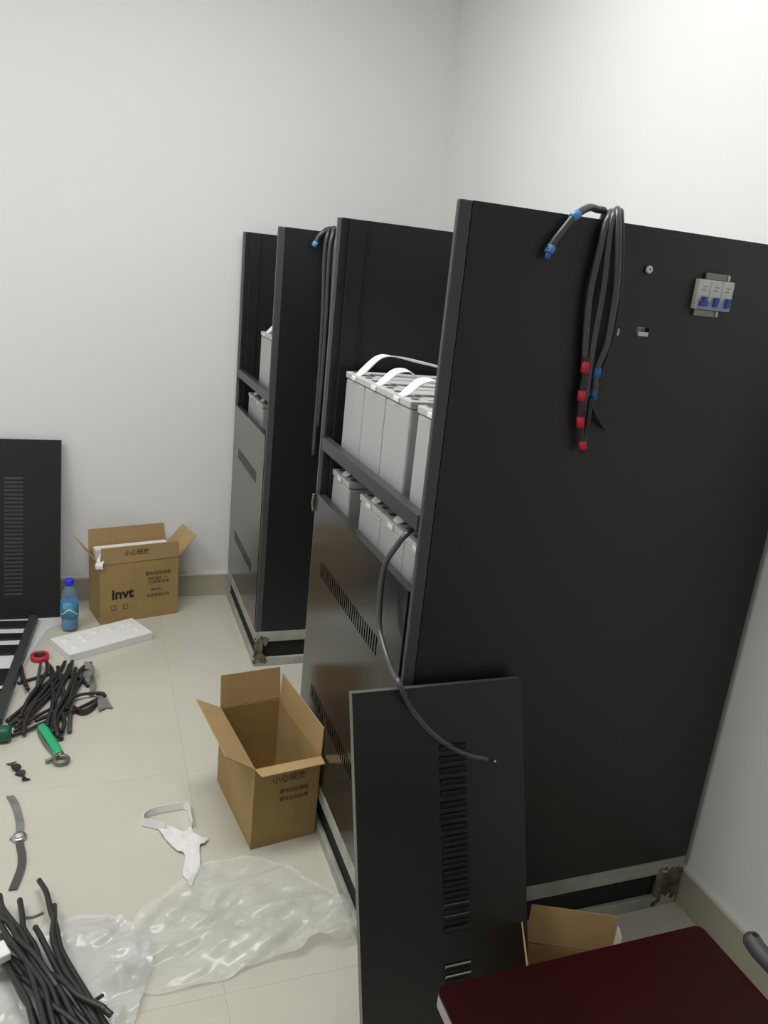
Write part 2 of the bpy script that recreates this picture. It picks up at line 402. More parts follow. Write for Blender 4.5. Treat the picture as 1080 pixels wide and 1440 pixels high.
for k, y in enumerate((3.178, 3.022)):
    o = dup(bl, (.612, y, zL), names[k]); o['group'] = 'batteries in the far cabinet'

# ---------------------------------------------------------------- cable coils over the cabinet sides
def band(parent, P, r, m_, nm='tape_band', **kw):
    bm = new(); tube(bm, P, r, 8, 3); return obj(nm, bm, m_, parent, **kw)
def coil(label, loc, strands, bands):
    t = thing('cable_coil', label, 'cable', loc, 0, 'cable coils hung over the cabinet sides'); o = Vector(loc)
    for P, r, m_ in strands:
        bm = new(); tube(bm, [Vector(p)-o for p in P], r); obj('cable', bm, m_, t)
    for P, r, m_, lab in bands:
        bm = new(); tube(bm, [Vector(p)-o for p in P], r, 8, 3); obj('tape_band', bm, m_, t, label=lab)
    return t
F1, F2, F3 = 1.2705, 1.262, 1.254
coil('coil of black cable with red and blue tape bands on the near cabinet', (.84, 1.28, 1.65), [
    ([[0.75, 1.268, 1.585], [0.76, 1.268, 1.603], [0.777, 1.268, 1.627], [0.792, 1.268, 1.647], [0.808, 1.275, 1.657], [0.834, 1.29, 1.668], [0.858, 1.3, 1.668], [0.878, 1.305, 1.662]]+[(.865, 1.31, 1.60), (.87, 1.31, 1.45)], .0068, CABLEG),
    ([(.878, 1.31, 1.45), (.872, 1.308, 1.60)]+[[0.883, 1.295, 1.663], [0.868, 1.275, 1.655], [0.859, 1.268, 1.638], [0.855, 1.266, 1.605], [0.852, 1.266, 1.568], [0.85, 1.266, 1.534], [0.851, 1.266, 1.499], [0.856, 1.266, 1.447], [0.863, 1.266, 1.395]], .0066, CABLEG),
    ([(.895, 1.31, 1.45), (.886, 1.308, 1.60)]+[[0.892, 1.295, 1.665], [0.873, 1.27, 1.655], [0.868, 1.264, 1.625], [0.87, 1.262, 1.582], [0.873, 1.262, 1.539], [0.873, 1.262, 1.488], [0.872, 1.262, 1.436], [0.874, 1.264, 1.396], [0.877, 1.266, 1.356], [0.879, 1.266, 1.301]], .0066, CABLEG),
    ([(.91, 1.31, 1.45), (.90, 1.308, 1.60)]+[[0.896, 1.295, 1.668], [0.882, 1.27, 1.659], [0.882, 1.258, 1.626], [0.89, 1.255, 1.578], [0.897, 1.255, 1.529], [0.899, 1.256, 1.478], [0.899, 1.258, 1.432], [0.892, 1.262, 1.398], [0.892, 1.264, 1.37], [0.898, 1.266, 1.335]], .0068, CABLEG),
    ([(.915, 1.31, 1.45), (.91, 1.308, 1.60)]+[[0.903, 1.295, 1.667], [0.891, 1.27, 1.652], [0.9, 1.266, 1.604], [0.911, 1.266, 1.542], [0.916, 1.266, 1.485], [0.916, 1.266, 1.445], [0.909, 1.268, 1.398], [0.904, 1.27, 1.35]], .0060, CABLE),
    ([[0.862, 1.264, 1.409], [0.867, 1.264, 1.369], [0.868, 1.264, 1.334], [0.874, 1.264, 1.285], [0.883, 1.264, 1.257], [0.893, 1.264, 1.224]], .0070, CABLE),
    ([[0.881, 1.268, 1.345], [0.891, 1.27, 1.326], [0.907, 1.27, 1.304], [0.923, 1.27, 1.285], [0.939, 1.27, 1.269]], .0050, CABLE),
    ([[0.887, 1.258, 1.33], [0.889, 1.26, 1.296], [0.89, 1.262, 1.267], [0.89, 1.262, 1.239]], .0050, CABLE)],
   [([[0.864, 1.264, 1.398], [0.865, 1.264, 1.377]], .0080, RED, 'red tape band'), ([[0.867, 1.264, 1.343], [0.868, 1.264, 1.324]], .0080, RED, 'red tape band'),
    ([[0.873, 1.264, 1.293], [0.877, 1.264, 1.273]], .0080, RED, 'red tape band'), ([[0.887, 1.264, 1.246], [0.892, 1.264, 1.229]], .0080, RED, 'red tape band'),
    ([[0.891, 1.263, 1.388], [0.893, 1.264, 1.369]], .0084, BLUE, 'blue tape band'), ([[0.896, 1.266, 1.346], [0.896, 1.266, 1.327]], .0072, BLUE, 'dull blue tape band'),
    ([[0.756, 1.268, 1.593], [0.751, 1.268, 1.581]], .0086, BLUEL, 'light blue taped end'), ([[0.751, 1.266, 1.581], [0.75, 1.268, 1.571]], .0055, BLUE, 'dark blue taped tip'),
    ([[0.801, 1.271, 1.653], [0.787, 1.268, 1.643]], .0086, BLUEL, 'light blue tape band')])
coil('coil of dark cable with a light blue tip on the far cabinet', (.74, 2.7313, 1.65), [
    ([[0.697, 2.716, 1.604], [0.707, 2.716, 1.628], [0.722, 2.718, 1.646], [0.741, 2.73, 1.66], [0.763, 2.745, 1.665], [0.78, 2.757, 1.658]]+[(.79, 2.765, 1.55), (.80, 2.765, 1.40)], .0068, CABLEG),
    ([(.77, 2.765, 1.40), (.765, 2.762, 1.60)]+[[0.752, 2.742, 1.659], [0.74, 2.718, 1.641], [0.734, 2.714, 1.605], [0.735, 2.714, 1.524], [0.742, 2.714, 1.405], [0.747, 2.714, 1.182], [0.747, 2.714, 1.001], [0.747, 2.714, 0.868]], .0066, CABLEG),
    ([(.79, 2.765, 1.40), (.785, 2.762, 1.60)]+[[0.767, 2.742, 1.661], [0.757, 2.718, 1.643], [0.749, 2.71, 1.595], [0.751, 2.71, 1.478], [0.755, 2.71, 1.357], [0.756, 2.712, 1.157], [0.755, 2.714, 0.975]], .0066, CABLEG),
    ([(.80, 2.765, 1.40), (.80, 2.762, 1.60)]+[[0.781, 2.742, 1.658], [0.773, 2.718, 1.633], [0.767, 2.706, 1.574], [0.771, 2.706, 1.432], [0.776, 2.706, 1.285]], .0066, CABLEG)],
   [([[0.701, 2.716, 1.613], [0.695, 2.716, 1.597]], .0090, BLUEL, 'light blue taped tip')])

# cable hanging out of the near cabinet over the leaning panel
bm = new(); tube(bm, [[0.6, 1.373, 1.034], [0.575, 1.351, 1.027], [0.563, 1.357, 1.006], [0.554, 1.397, 0.937], [0.55, 1.385, 0.83], [0.548, 1.345, 0.793], [0.546, 1.281, 0.77], [0.54, 1.217, 0.771], [0.577, 1.232, 0.706], [0.612, 1.222, 0.664], [0.652, 1.214, 0.63], [0.7, 1.208, 0.601], [0.751, 1.204, 0.585]], .0062)
cb = tag(obj('hanging_cable', bm, CABLEG), 'single black cable drooping from the near cabinet over the leaning panel', 'cable')

# ---------------------------------------------------------------- loose vented panels
def leaning_panel(label, BL, U, Vv, width, height, groups, holes_u, tray=.016, mat_=BLACKF, louvre=BLACKF):
    """BL = bottom left corner, U/V unit vectors of its face"""
    U, Vv = Vector(U).normalized(), Vector(Vv).normalized(); N = U.cross(Vv).normalized()
    t = thing('vented_panel', label, 'panel', BL, 0, 'loose vented cabinet panels')
    f = lambda u, v, k: U*u+Vv*v+N*(k-.0015)
    holes = []
    for a, b, n in groups:
        for k in range(n):
            v = a+(b-a)*k/(n-1); hh = (b-a)/(n-1)*.27; holes.append((holes_u[0], holes_u[1], v-hh, v+hh))
    bm = new(); holed(bm, (0, width), (0, height), holes, .0015, f); obj('sheet', bm, mat_, t)
    for (u0, u1, v0, v1) in holes:
        hh = (v1-v0)
        bm = new(); quad_slab(bm, f(u0, v0, .0), f(u1, v0, .0), f(u1, v1, .007), f(u0, v1, .007), .0012); obj('louvre', bm, louvre, t)
    # folded rims behind the face
    for (u0, u1, v0, v1) in ((0, .0015, 0, height), (width-.0015, width, 0, height), (.0016, width-.0016, 0, .0015), (.0016, width-.0016, height-.0015, height)):
        bm = new()
        A = [f(u, v, k) for u in (u0, u1) for v in (v0, v1) for k in (-tray, 0)]
        vs = [bm.verts.new(p) for p in A]
        for q in ((0, 1, 3, 2), (4, 6, 7, 5), (0, 4, 5, 1), (2, 3, 7, 6), (0, 2, 6, 4), (1, 5, 7, 3)): bm.faces.new([vs[i] for i in q])
        obj('rim', bm, EDGE if u0 == 0 or v0 > .1 else mat_, t)  # left and top rims get the paler lit-edge colour
    return t
# panel leaning on the back wall at the far left
leaning_panel('black vented panel leaning on the back wall at the left edge', (-.875, 3.285, .004), (1, .0, 0), (.012, .146, .735), .720, .752,
              [(.105, .590, 30)], (.505, .575), mat_=BLACK, louvre=EDGE)  # pale louvre colour stands for light catching the slats
# panel leaning on the near cabinet's side
p2 = leaning_panel('black vented panel leaning on the side of the near cabinet', (.486, 1.040, .003), (1, 0, .0), (-.030, .205, .735), .372, .768,
              [(.035, .185, 8), (.265, .640, 17)], (.180, .238), tray=.018, louvre=BLACK)
U = Vector((1, 0, 0)); V2 = Vector((-.030, .205, .735)).normalized(); N2 = U.cross(V2).normalized()
bm = new(); lathe(bm, [(.0025, 0), (.0025, .001), (.001, .0015)], 8, basis(U*.305+V2*.60+N2*.0003, U, V2, N2)); obj('rivet', bm, CHROME, p2)

# slatted black rack lying flat at the left edge
t = thing('slatted_rack', 'black slatted metal rack lying on white packing paper at the left edge', 'rack', (-.237, 3.250, .004), -R_(4.3))
bm = new(); box(bm, -.034, 0, -.80, 0, 0, .030); obj('side_rail', bm, RAIL, t, .003)
bm = new(); box(bm, -.66, -.626, -.80, 0, 0, .030); obj('side_rail', bm, RAIL, t, .003)
for a, b in ((-.066, 0), (-.172, -.118), (-.300, -.222), (-.530, -.415), (-.66, -.562), (-.80, -.70)):
    bm = new(); box(bm, -.625, -.035, a, b, .0005, .006); obj('slat', bm, BLACKF, t, .002)
# paper under it and beside the bottle
def sheet(name, poly, z, amp, freq, m_, seed, res=.012, edge=0, rid=True, hfun=None, ani=1):
    poly = [(p.x, p.y) for p in catmull([(x, y, 0) for x, y in list(poly)+[poly[0]]], 5)][:-1]
    xs_ = [p[0] for p in poly]; ys_ = [p[1] for p in poly]
    def inside(x, y):
        c = False; j = len(poly)-1
        for i in range(len(poly)):
            xi, yi = poly[i]; xj, yj = poly[j]
            if (yi > y) != (yj > y) and x < (xj-xi)*(y-yi)/(yj-yi)+xi: c = not c
            j = i
        return c
    bm = new(); nx = int((max(xs_)-min(xs_)+.08)/res); ny = int((max(ys_)-min(ys_)+.08)/res); G = {}
    def vert(i, j):
        if (i, j) in G: return G[i, j]
        x, y = min(xs_)-.04+i*res, min(ys_)-.04+j*res
        p = Vector((x*freq+seed, (y-.25*x)*freq*ani, seed*1.7))
        h = abs(noise.noise(p))*.6 + abs(noise.noise(p*2.3))*.3 + abs(noise.noise(p*5.1))*.14 if rid else .5+.5*noise.noise(p)
        hz = z+amp*h*(hfun(x, y) if hfun else 1)
        q = noise.noise_vector(p*1.3)*res*.8
        G[i, j] = bm.verts.new((x+q.x, y+q.y, hz)); return G[i, j]
    for i in range(nx):
        for j in range(ny):
            x, y = min(xs_)-.04+(i+.5)*res, min(ys_)-.04+(j+.5)*res
            if inside(x, y):
                f = bm.faces.new((vert(i, j), vert(i+1, j), vert(i+1, j+1), vert(i, j+1))); f.smooth = True
    for v in list(bm.verts):
        if v.is_boundary:
            best = None
            for i in range(len(poly)):
                ax, ay = poly[i-1]; bx_, by_ = poly[i]; dx, dy = bx_-ax, by_-ay
                tt = max(0, min(1, ((v.co.x-ax)*dx+(v.co.y-ay)*dy)/(dx*dx+dy*dy+1e-12)))
                q = (ax+dx*tt, ay+dy*tt); d_ = math.hypot(v.co.x-q[0], v.co.y-q[1])
                if best is None or d_ < best[0]: best = (d_, q)
            wv = edge*noise.noise(Vector((v.co.x*18, v.co.y*18, seed)))
            v.co.x, v.co.y = best[1][0]+wv, best[1][1]+wv
    bmesh.ops.remove_doubles(bm, verts=bm.verts, dist=.0004)
    o = obj(name, bm, m_)
    return o
o = sheet('packing_paper', [(-.75, 2.62), (-.32, 2.62), (-.26, 2.9), (-.20, 3.16), (-.150, 3.21), (-.135, 3.30), (-.10, 3.40), (-.3, 3.42), (-.75, 3.42)], .0005, .003, 6, PAPER, 3.3)
tag(o, 'white packing paper spread under the slatted rack and leaning panel', 'paper')

# ---------------------------------------------------------------- cartons
def carton(label, loc, rotz, w_, d_, h_, flaps, contents=False):
    """local: x right (w_), y back (d_); origin = front left bottom corner. flaps: dict side->(angle from horizontal outwards, length)"""
    t = thing('cardboard_box', label, 'box', loc, rotz, None); th = .0035
    for nm, a in (('wall', (0, w_, 0, th)), ('wall', (0, w_, d_-th, d_)), ('wall', (0, th, th+.0002, d_-th-.0002)), ('wall', (w_-th, w_, th+.0002, d_-th-.0002))):
        bm = new(); box(bm, a[0], a[1], a[2], a[3], 0, h_); obj(nm, bm, CARD, t)
    bm = new(); box(bm, th+.0002, w_-th-.0002, th+.0002, d_-th-.0002, 0, th); obj('bottom', bm, CARD, t)
    for side, (ang, ln, tp) in flaps.items():
        c, s = math.cos(R_(ang))*ln, math.sin(R_(ang))*ln
        if side == 'front': q = [(0, 0, h_), (w_, 0, h_), (w_-tp, -c, h_+s), (tp, -c, h_+s)]
        if side == 'back': q = [(w_, d_, h_), (0, d_, h_), (tp, d_+c, h_+s), (w_-tp, d_+c, h_+s)]
        if side == 'left': q = [(0, d_, h_), (0, 0, h_), (-c, tp, h_+s), (-c, d_-tp, h_+s)]
        if side == 'right': q = [(w_, 0, h_), (w_, d_, h_), (w_+c, d_-tp, h_+s), (w_+c, tp, h_+s)]
        cen = sum((Vector(p) for p in q), Vector())/4
        q = [Vector(p)+Vector((0, 0, .002)) for p in q]
        bm = new(); quad_slab(bm, *q, .003); obj('flap', bm, CARDL, t)
        # score line along the hinge
        a, b = Vector(q[0]), Vector(q[1]); e = (b-a)*.01
        bm = new(); tube(bm, [a+e, (a+b)/2, b-e], .0022, 6, 0); obj('crease', bm, CREASE, t)
    return t
# carton with print near the back wall
BW, BD, BH, BA = .335, .182, .268, R_(14.5)
t = carton('printed cardboard carton full of white foam by the back wall', (.006, 3.190, 0), BA, BW, BD, BH,
           {'front': (86, .075, .004), 'back': (80, .095, .003), 'left': (52, .105, .004), 'right': (48, .118, .010)})
Mf = basis((0, -.0006, 0), (1, 0, 0), (0, 0, 1), (0, -1, 0))
def ptext(s, size, x, z, bold, m_, nm='lettering'):
    return text(s, size, bold, nm, m_, t, Mf @ Matrix.Translation((x, z, .0002)))
ptext('invt', .062, .093, .128, .0022, INK)
for s, z, sz, x in (('蓄电池包装箱', .206, .019, .245), ('额定电压 12V', .182, .015, .245), ('小心轻放 防潮', .165, .015, .245), ('深圳市', .130, .015, .235), ('电源有限公司', .103, .017, .245)):
    ptext(s, sz, x, z, .0002, INKB)
for x in (.055, .105):
    bm = new(); box(bm, x-.010, x+.010, -.0011, -.0006, .058, .080); o = obj('printed_symbol', bm, INKB, t)
    bm = new(); box(bm, x-.006, x+.006, -.0015, -.0012, .062, .076); obj('printed_symbol', bm, CARD, t)
s_, c_ = math.sin(R_(86)), math.cos(R_(86))
Mflap = basis((0, -.0022-.0, BH), (1, 0, 0), (0, -c_, s_), (0, -s_, -c_))
text('小心轻放', .026, .0003, 'lettering', INKB, t, Mflap @ Matrix.Translation((.150, .045, .0006)))
bm = new(); box(bm, .012, BW-.008, .120, .160, .02, BH+.028); f_ = tag(obj('foam_block', bm, FOAM, None, .004), 'white foam block standing inside the printed carton, back half', 'foam')
f_.matrix_world = Matrix.Translation((.006, 3.190, .002)) @ Matrix.Rotation(BA, 4, 'Z')
bm = new()
ribbon(bm, [(.05, .09, .21), (.045, .085, BH+.01), (.035, .06, BH+.030), (.020, .03, BH+.030), (.004, .006, BH+.022), (-.006, -.008, BH+.004), (-.004, -.007, BH-.012)], (.013, -.007, 0), .002)
ribbon(bm, [(.02, .10, .2), (.10, .09, .235), (.2, .085, .22), (.3, .09, .235)], (0, .028, .004), .003)
f_ = tag(obj('foam_sheet', bm, FOAM), 'thin white foam wrap bulging over the printed carton front corner', 'foam')
f_.matrix_world = Matrix.Translation((.006, 3.190, 0)) @ Matrix.Rotation(BA, 4, 'Z')
# open empty carton in the middle of the floor
t = carton('open empty brown cardboard carton on the floor against the near cabinet', (.382, 1.722, 0), R_(8), .188, .322, .250,
           {'front': (4, .040, .006), 'back': (82, .100, .002), 'left': (32, .090, .012), 'right': (88, .084, .003)})
M3 = basis((0, -.0006, 0), (1, 0, 0), (0, 0, 1), (0, -1, 0))
text('小心轻放', .024, .0004, 'lettering', INKB, t, M3 @ Matrix.Translation((.098, .205, .0004)))
for k, (z, sz) in enumerate(((.165, .014), (.140, .014))):
    text('蓄电池包装箱', sz, 0, 'lettering', INKB, t, M3 @ Matrix.Translation((.115, z, .0004)))
# small carton behind the table
t = carton('small open cardboard carton behind the dark red table', (.802, .972, 0), R_(-24), .188, .180, .150,
           {'back': (84, .092, .002), 'left': (75, .094, .000), 'right': (58, .070, .03), 'front': (-35, .05, .01)})
bm = new(); box(bm, .189, .1915, .150, .182, .004, .225); obj('torn_edge', bm, PAPERE, t, label='pale torn paper edge')

# ---------------------------------------------------------------- small things on the floor
# water bottle
t = thing('water_bottle', 'blue labelled plastic water bottle with a blue cap', 'bottle', (-.112, 3.162, .0055))
bm = new(); lathe(bm, [(.020, 0), (.031, .003), (.0335, .012), (.032, .03), (.0335, .05), (.0335, .125), (.031, .138), (.0325, .15), (.026, .172), (.014, .190), (.0125, .205)], 28); obj('body', bm, PET, t)
bm = new(); lathe(bm, [(.0345, .055), (.0347, .09), (.0345, .128)], 28); b2 = obj('wrap_label', bm, LABELM, t)
bm = new(); lathe(bm, [(.028, .006), (.031, .02), (.031, .05), (.0315, .12)], 24); obj('water', bm, LABELM, t)
bm = new(); lathe(bm, [(.0165, .196), (.0175, .200), (.0175, .216), (.015, .2195)], 24); obj('cap', bm, CAPB, t)
bm = new(); tube(bm, [(.0345*math.cos(a), .0345*math.sin(a), .085+.012*math.sin(a*3)) for a in [R_(-150+k*12) for k in range(11)]], .002, 6, 2); obj('label_stripe', bm, STRAP, t)
# foam tray
t = thing('foam_tray', 'white foam packing slab with round dimples in front of the printed carton', 'foam', (-.104, 2.872, .0), math.atan2(.156, .311))
bm = new(); sl, sw = .350, .170
random.seed(3); N_ = 36; Mg = {}
dim = [(.04+.062*k, .125-.006*(k % 2)) for k in range(5)] + [(.045, .05), (.315, .06), (.315, .125), (.10, .085)]
for i in range(N_*2+1):
    for j in range(N_+1):
        x, y = sl*i/(N_*2), sw*j/N_
        z = .030
        for dx, dy in dim:
            r = math.hypot(x-dx, y-dy)
            if r < .018: z += .006*(math.cos(r/.018*math.pi)*.5+.5)
        Mg[i, j] = bm.verts.new((x, y, z))
for i in range(N_*2):
    for j in range(N_): bm.faces.new((Mg[i, j], Mg[i+1, j], Mg[i+1, j+1], Mg[i, j+1])).smooth = True
box(bm, 0, sl, 0, sw, .0008, .0299)
obj('slab', bm, FOAM, t, fix=True)
# tape roll
t = thing('tape_roll', 'small red electrical tape roll on the floor by the cable heap', 'tape', (-.212, 2.915, .001))
bm = new(); lathe(bm, [(.022, 0), (.033, 0), (.033, .018), (.022, .018), (.022, .0)], 24); obj('tape', bm, RED, t)
bm = new(); lathe(bm, [(.018, .001), (.0218, .001), (.0218, .017), (.018, .017), (.018, .001)], 24); obj('core', bm, INK, t)

HEAPL = {0: 'thin black cable arching across the top of the heap towards the rack', 5: 'greyish cable offcut lying just below the red tape roll',
 9: 'cable offcut with a pale grey end at the lower right of the heap', 10: 'thin cable running under the heap to the curved tape strip',
 11: 'thin cable crossing the heap to the flat grey tape scrap', 14: 'cable offcut poking out at the upper right beside the crumpled grey tape', 15: 'short cable offcut apart from the heap, right of the slatted rack'}
HEAP = [([[-0.272, 2.726], [-0.216, 2.756], [-0.17, 2.775], [-0.112, 2.752], [-0.063, 2.722], [-0.038, 2.666]], 0.0058, 0), ([[-0.283, 2.473], [-0.239, 2.546], [-0.198, 2.65], [-0.163, 2.721], [-0.162, 2.792], [-0.177, 2.845]], 0.0072, 0), ([[-0.273, 2.442], [-0.234, 2.486], [-0.204, 2.563], [-0.172, 2.663], [-0.148, 2.745], [-0.139, 2.806]], 0.0072, 0), ([[-0.254, 2.425], [-0.217, 2.49], [-0.175, 2.582], [-0.141, 2.666], [-0.113, 2.766], [-0.103, 2.829]], 0.0072, 0), ([[-0.226, 2.378], [-0.226, 2.448], [-0.209, 2.533], [-0.176, 2.598], [-0.146, 2.701]], 0.0072, 0), ([[-0.204, 2.849], [-0.204, 2.745], [-0.206, 2.66]], 0.0058, 1), ([[-0.143, 2.807], [-0.125, 2.672], [-0.115, 2.587], [-0.119, 2.502], [-0.107, 2.419], [-0.114, 2.364]], 0.0072, 0), ([[-0.162, 2.703], [-0.149, 2.593], [-0.149, 2.508], [-0.157, 2.443], [-0.158, 2.4]], 0.0072, 0), ([[-0.081, 2.779], [-0.094, 2.658], [-0.107, 2.578], [-0.127, 2.504], [-0.138, 2.432], [-0.123, 2.332]], 0.0072, 0), ([[-0.063, 2.705], [-0.085, 2.623], [-0.09, 2.528], [-0.091, 2.438], [-0.091, 2.374]], 0.0072, 1), ([[-0.265, 2.386], [-0.211, 2.41], [-0.153, 2.449], [-0.089, 2.489], [-0.037, 2.534], [-0.006, 2.569]], 0.0058, 0), ([[-0.256, 2.404], [-0.198, 2.472], [-0.145, 2.515], [-0.106, 2.546], [-0.061, 2.586], [0.006, 2.595], [0.021, 2.58]], 0.0058, 0), ([[-0.12, 2.855], [-0.137, 2.77], [-0.153, 2.668], [-0.182, 2.575], [-0.217, 2.49], [-0.25, 2.452]], 0.0072, 0), ([[-0.095, 2.851], [-0.101, 2.764], [-0.125, 2.663], [-0.14, 2.568], [-0.147, 2.477], [-0.139, 2.369]], 0.0072, 0), ([[-0.029, 2.822], [-0.056, 2.775], [-0.079, 2.69], [-0.092, 2.583], [-0.104, 2.5]], 0.0072, 0), ([[-0.269, 2.827], [-0.254, 2.735], [-0.234, 2.656]], 0.0072, 0), ([[-0.08, 2.743], [-0.093, 2.641], [-0.113, 2.548], [-0.144, 2.477], [-0.196, 2.442]], 0.0072, 0), ([[-0.184, 2.85], [-0.177, 2.767], [-0.195, 2.666], [-0.226, 2.567], [-0.244, 2.466]], 0.0072, 0), ([[-0.167, 2.811], [-0.155, 2.719], [-0.182, 2.639], [-0.213, 2.542], [-0.239, 2.458]], 0.0072, 0), ([[-0.113, 2.337], [-0.13, 2.416], [-0.127, 2.504], [-0.099, 2.577], [-0.09, 2.674], [-0.076, 2.76]], 0.0072, 0), ([[-0.055, 2.721], [-0.077, 2.638], [-0.087, 2.559], [-0.112, 2.501], [-0.131, 2.431], [-0.12, 2.345]], 0.0072, 0)]
for k, (P, r, grey) in enumerate(HEAP):
    z = .001+r+.0017*(k % 9)
    bm = new(); n = len(P)
    tube(bm, [(x, y, z+.010*math.sin(math.pi*i/(n-1))*(k % 3)*.6) for i, (x, y) in enumerate(P)], r, 8)
    tag(obj('cable_offcut', bm, CABLEG if grey else CABLE), HEAPL.get(k, 'short black cable offcut in the middle of the heap beside the slatted rack'), 'cable', 'cable offcuts heaped beside the rack')
BUNDL = {0: 'black cable length with a thick blunt end below the wristwatch', 1: 'longest black cable length of the bundle, reaching highest', 2: 'black cable length right beside the longest one, its tip lower',
 3: 'black cable length with a pointed pale tip in the middle of the bundle', 10: 'short cable stub sticking out to the right of the bundle on the bag', 13: 'black cable length curving furthest right at the bottom of the picture'}
BUND = [([[-0.178, 1.648], [-0.167, 1.583], [-0.161, 1.544], [-0.135, 1.489], [-0.118, 1.438], [-0.089, 1.379], [-0.06, 1.326], [-0.037, 1.277], [-0.008, 1.216]], 0.0066), ([[-0.139, 1.698], [-0.12, 1.639], [-0.107, 1.578], [-0.093, 1.523], [-0.081, 1.459], [-0.056, 1.396], [-0.029, 1.336], [-0.004, 1.282], [0.027, 1.215]], 0.0066), ([[-0.101, 1.603], [-0.098, 1.545], [-0.099, 1.496], [-0.089, 1.446], [-0.07, 1.389], [-0.038, 1.327], [-0.015, 1.275], [0.013, 1.21]], 0.0066), ([[-0.137, 1.542], [-0.124, 1.502], [-0.104, 1.45], [-0.084, 1.4], [-0.054, 1.342], [-0.026, 1.284], [0.009, 1.213]], 0.0066), ([[-0.221, 1.654], [-0.209, 1.598], [-0.184, 1.549], [-0.159, 1.503], [-0.135, 1.442], [-0.104, 1.39], [-0.077, 1.341], [-0.053, 1.281], [-0.024, 1.209]], 0.0066), ([[-0.213, 1.582], [-0.185, 1.533], [-0.167, 1.485], [-0.131, 1.434], [-0.1, 1.379], [-0.082, 1.349]], 0.0066), ([[-0.211, 1.56], [-0.188, 1.502], [-0.155, 1.444], [-0.134, 1.387], [-0.12, 1.339], [-0.109, 1.296], [-0.096, 1.244]], 0.0066), ([[-0.196, 1.469], [-0.172, 1.415], [-0.152, 1.367], [-0.133, 1.328], [-0.123, 1.3], [-0.11, 1.263]], 0.0066), ([[-0.195, 1.488], [-0.157, 1.433], [-0.128, 1.379], [-0.101, 1.334], [-0.085, 1.29], [-0.066, 1.236]], 0.0066), ([[-0.185, 1.47], [-0.141, 1.414], [-0.11, 1.364], [-0.075, 1.314], [-0.061, 1.283], [-0.043, 1.246]], 0.0066), ([[0.004, 1.329], [-0.015, 1.308]], 0.004), ([[-0.208, 1.531], [-0.177, 1.476], [-0.145, 1.422], [-0.11, 1.357], [-0.093, 1.292], [-0.073, 1.214]], 0.0066), ([[-0.154, 1.403], [-0.124, 1.36], [-0.1, 1.32], [-0.066, 1.282], [-0.024, 1.233]], 0.0066), ([[-0.104, 1.397], [-0.074, 1.358], [-0.043, 1.312], [0.001, 1.274], [0.009, 1.265], [0.02, 1.254]], 0.0066), ([[-0.179, 1.532], [-0.155, 1.478], [-0.14, 1.428], [-0.112, 1.385], [-0.07, 1.326], [-0.037, 1.28], [0.005, 1.224]], 0.0066), ([[-0.217, 1.509], [-0.184, 1.462], [-0.146, 1.401], [-0.121, 1.359], [-0.101, 1.294], [-0.077, 1.215]], 0.0066), ([[-0.221, 1.495], [-0.188, 1.441], [-0.161, 1.387], [-0.138, 1.337], [-0.128, 1.301], [-0.115, 1.257]], 0.0066), ([[-0.223, 1.619], [-0.199, 1.562], [-0.171, 1.506], [-0.148, 1.461], [-0.127, 1.411], [-0.096, 1.353], [-0.075, 1.294], [-0.048, 1.221]], 0.0066)]
for k, (P, r) in enumerate(BUND):
    z = .030+r+.0042*(k % 7)
    bm = new(); n = len(P)
    tube(bm, [(x, y, z+.012*math.sin(math.pi*i/(n-1))*(k % 3)*.5-(.012 if i == 0 else 0)) for i, (x, y) in enumerate(P)], r, 8)
    tag(obj('cable_length', bm, CABLE), BUNDL.get(k, 'black cable length in the dense left part of the bundle on the milky bag'), 'cable', 'cable lengths bundled at bottom left')

# grey tape scraps by the heap
bm = new(); ribbon(bm, [(-0.058, 2.805, 0.012), (-0.042, 2.743, 0.012), (-0.022, 2.676, 0.012), (-0.024, 2.601, 0.012)], lambda s: (.018-.010*s, .004, .006), .002)
ribbon(bm, [(-0.053, 2.788, 0.03), (-0.028, 2.767, 0.03), (-0.018, 2.712, 0.03), (-0.032, 2.673, 0.03)], lambda s: (.003, .012, .008), .002)
tag(obj('tape_scrap', bm, GREYT), 'crumpled grey tape scrap at the upper right of the cable heap', 'tape scrap')
SC = [(-0.01, 2.598), (0.018, 2.608), (0.045, 2.503), (0.024, 2.511), (-0.001, 2.488)]
bm = new(); prism(bm, SC, .003, .006)
for v in bm.verts: v.co.z += .012*abs(noise.noise(Vector((v.co.x*40, v.co.y*40, 1))))
tag(obj('tape_scrap', bm, GREYT), 'flat grey tape scrap with forked corners right of the cable heap', 'tape scrap')
bm = new(); ribbon(bm, [(-0.081, 2.516, 0.012), (-0.062, 2.485, 0.012), (-0.04, 2.485, 0.012), (-0.019, 2.509, 0.012), (-0.008, 2.54, 0.012)], lambda s: (0, 0, .011), .006)
tag(obj('tape_loop', bm, CABLE), 'curved black tape strip at the right of the cable heap', 'tape scrap')
bm = new(); ribbon(bm, [(-0.25, 2.24, 0.006), (-0.237, 2.227, 0.006), (-0.231, 2.197, 0.006), (-0.218, 2.18, 0.006), (-0.202, 2.146, 0.006)], lambda s: (.012*math.cos(s*9)**2+.002, .003, .004*math.sin(s*12)), .003)
tag(obj('tape_scrap', bm, CABLE), 'small twisted black tape scrap on bare floor at the left edge', 'tape scrap')

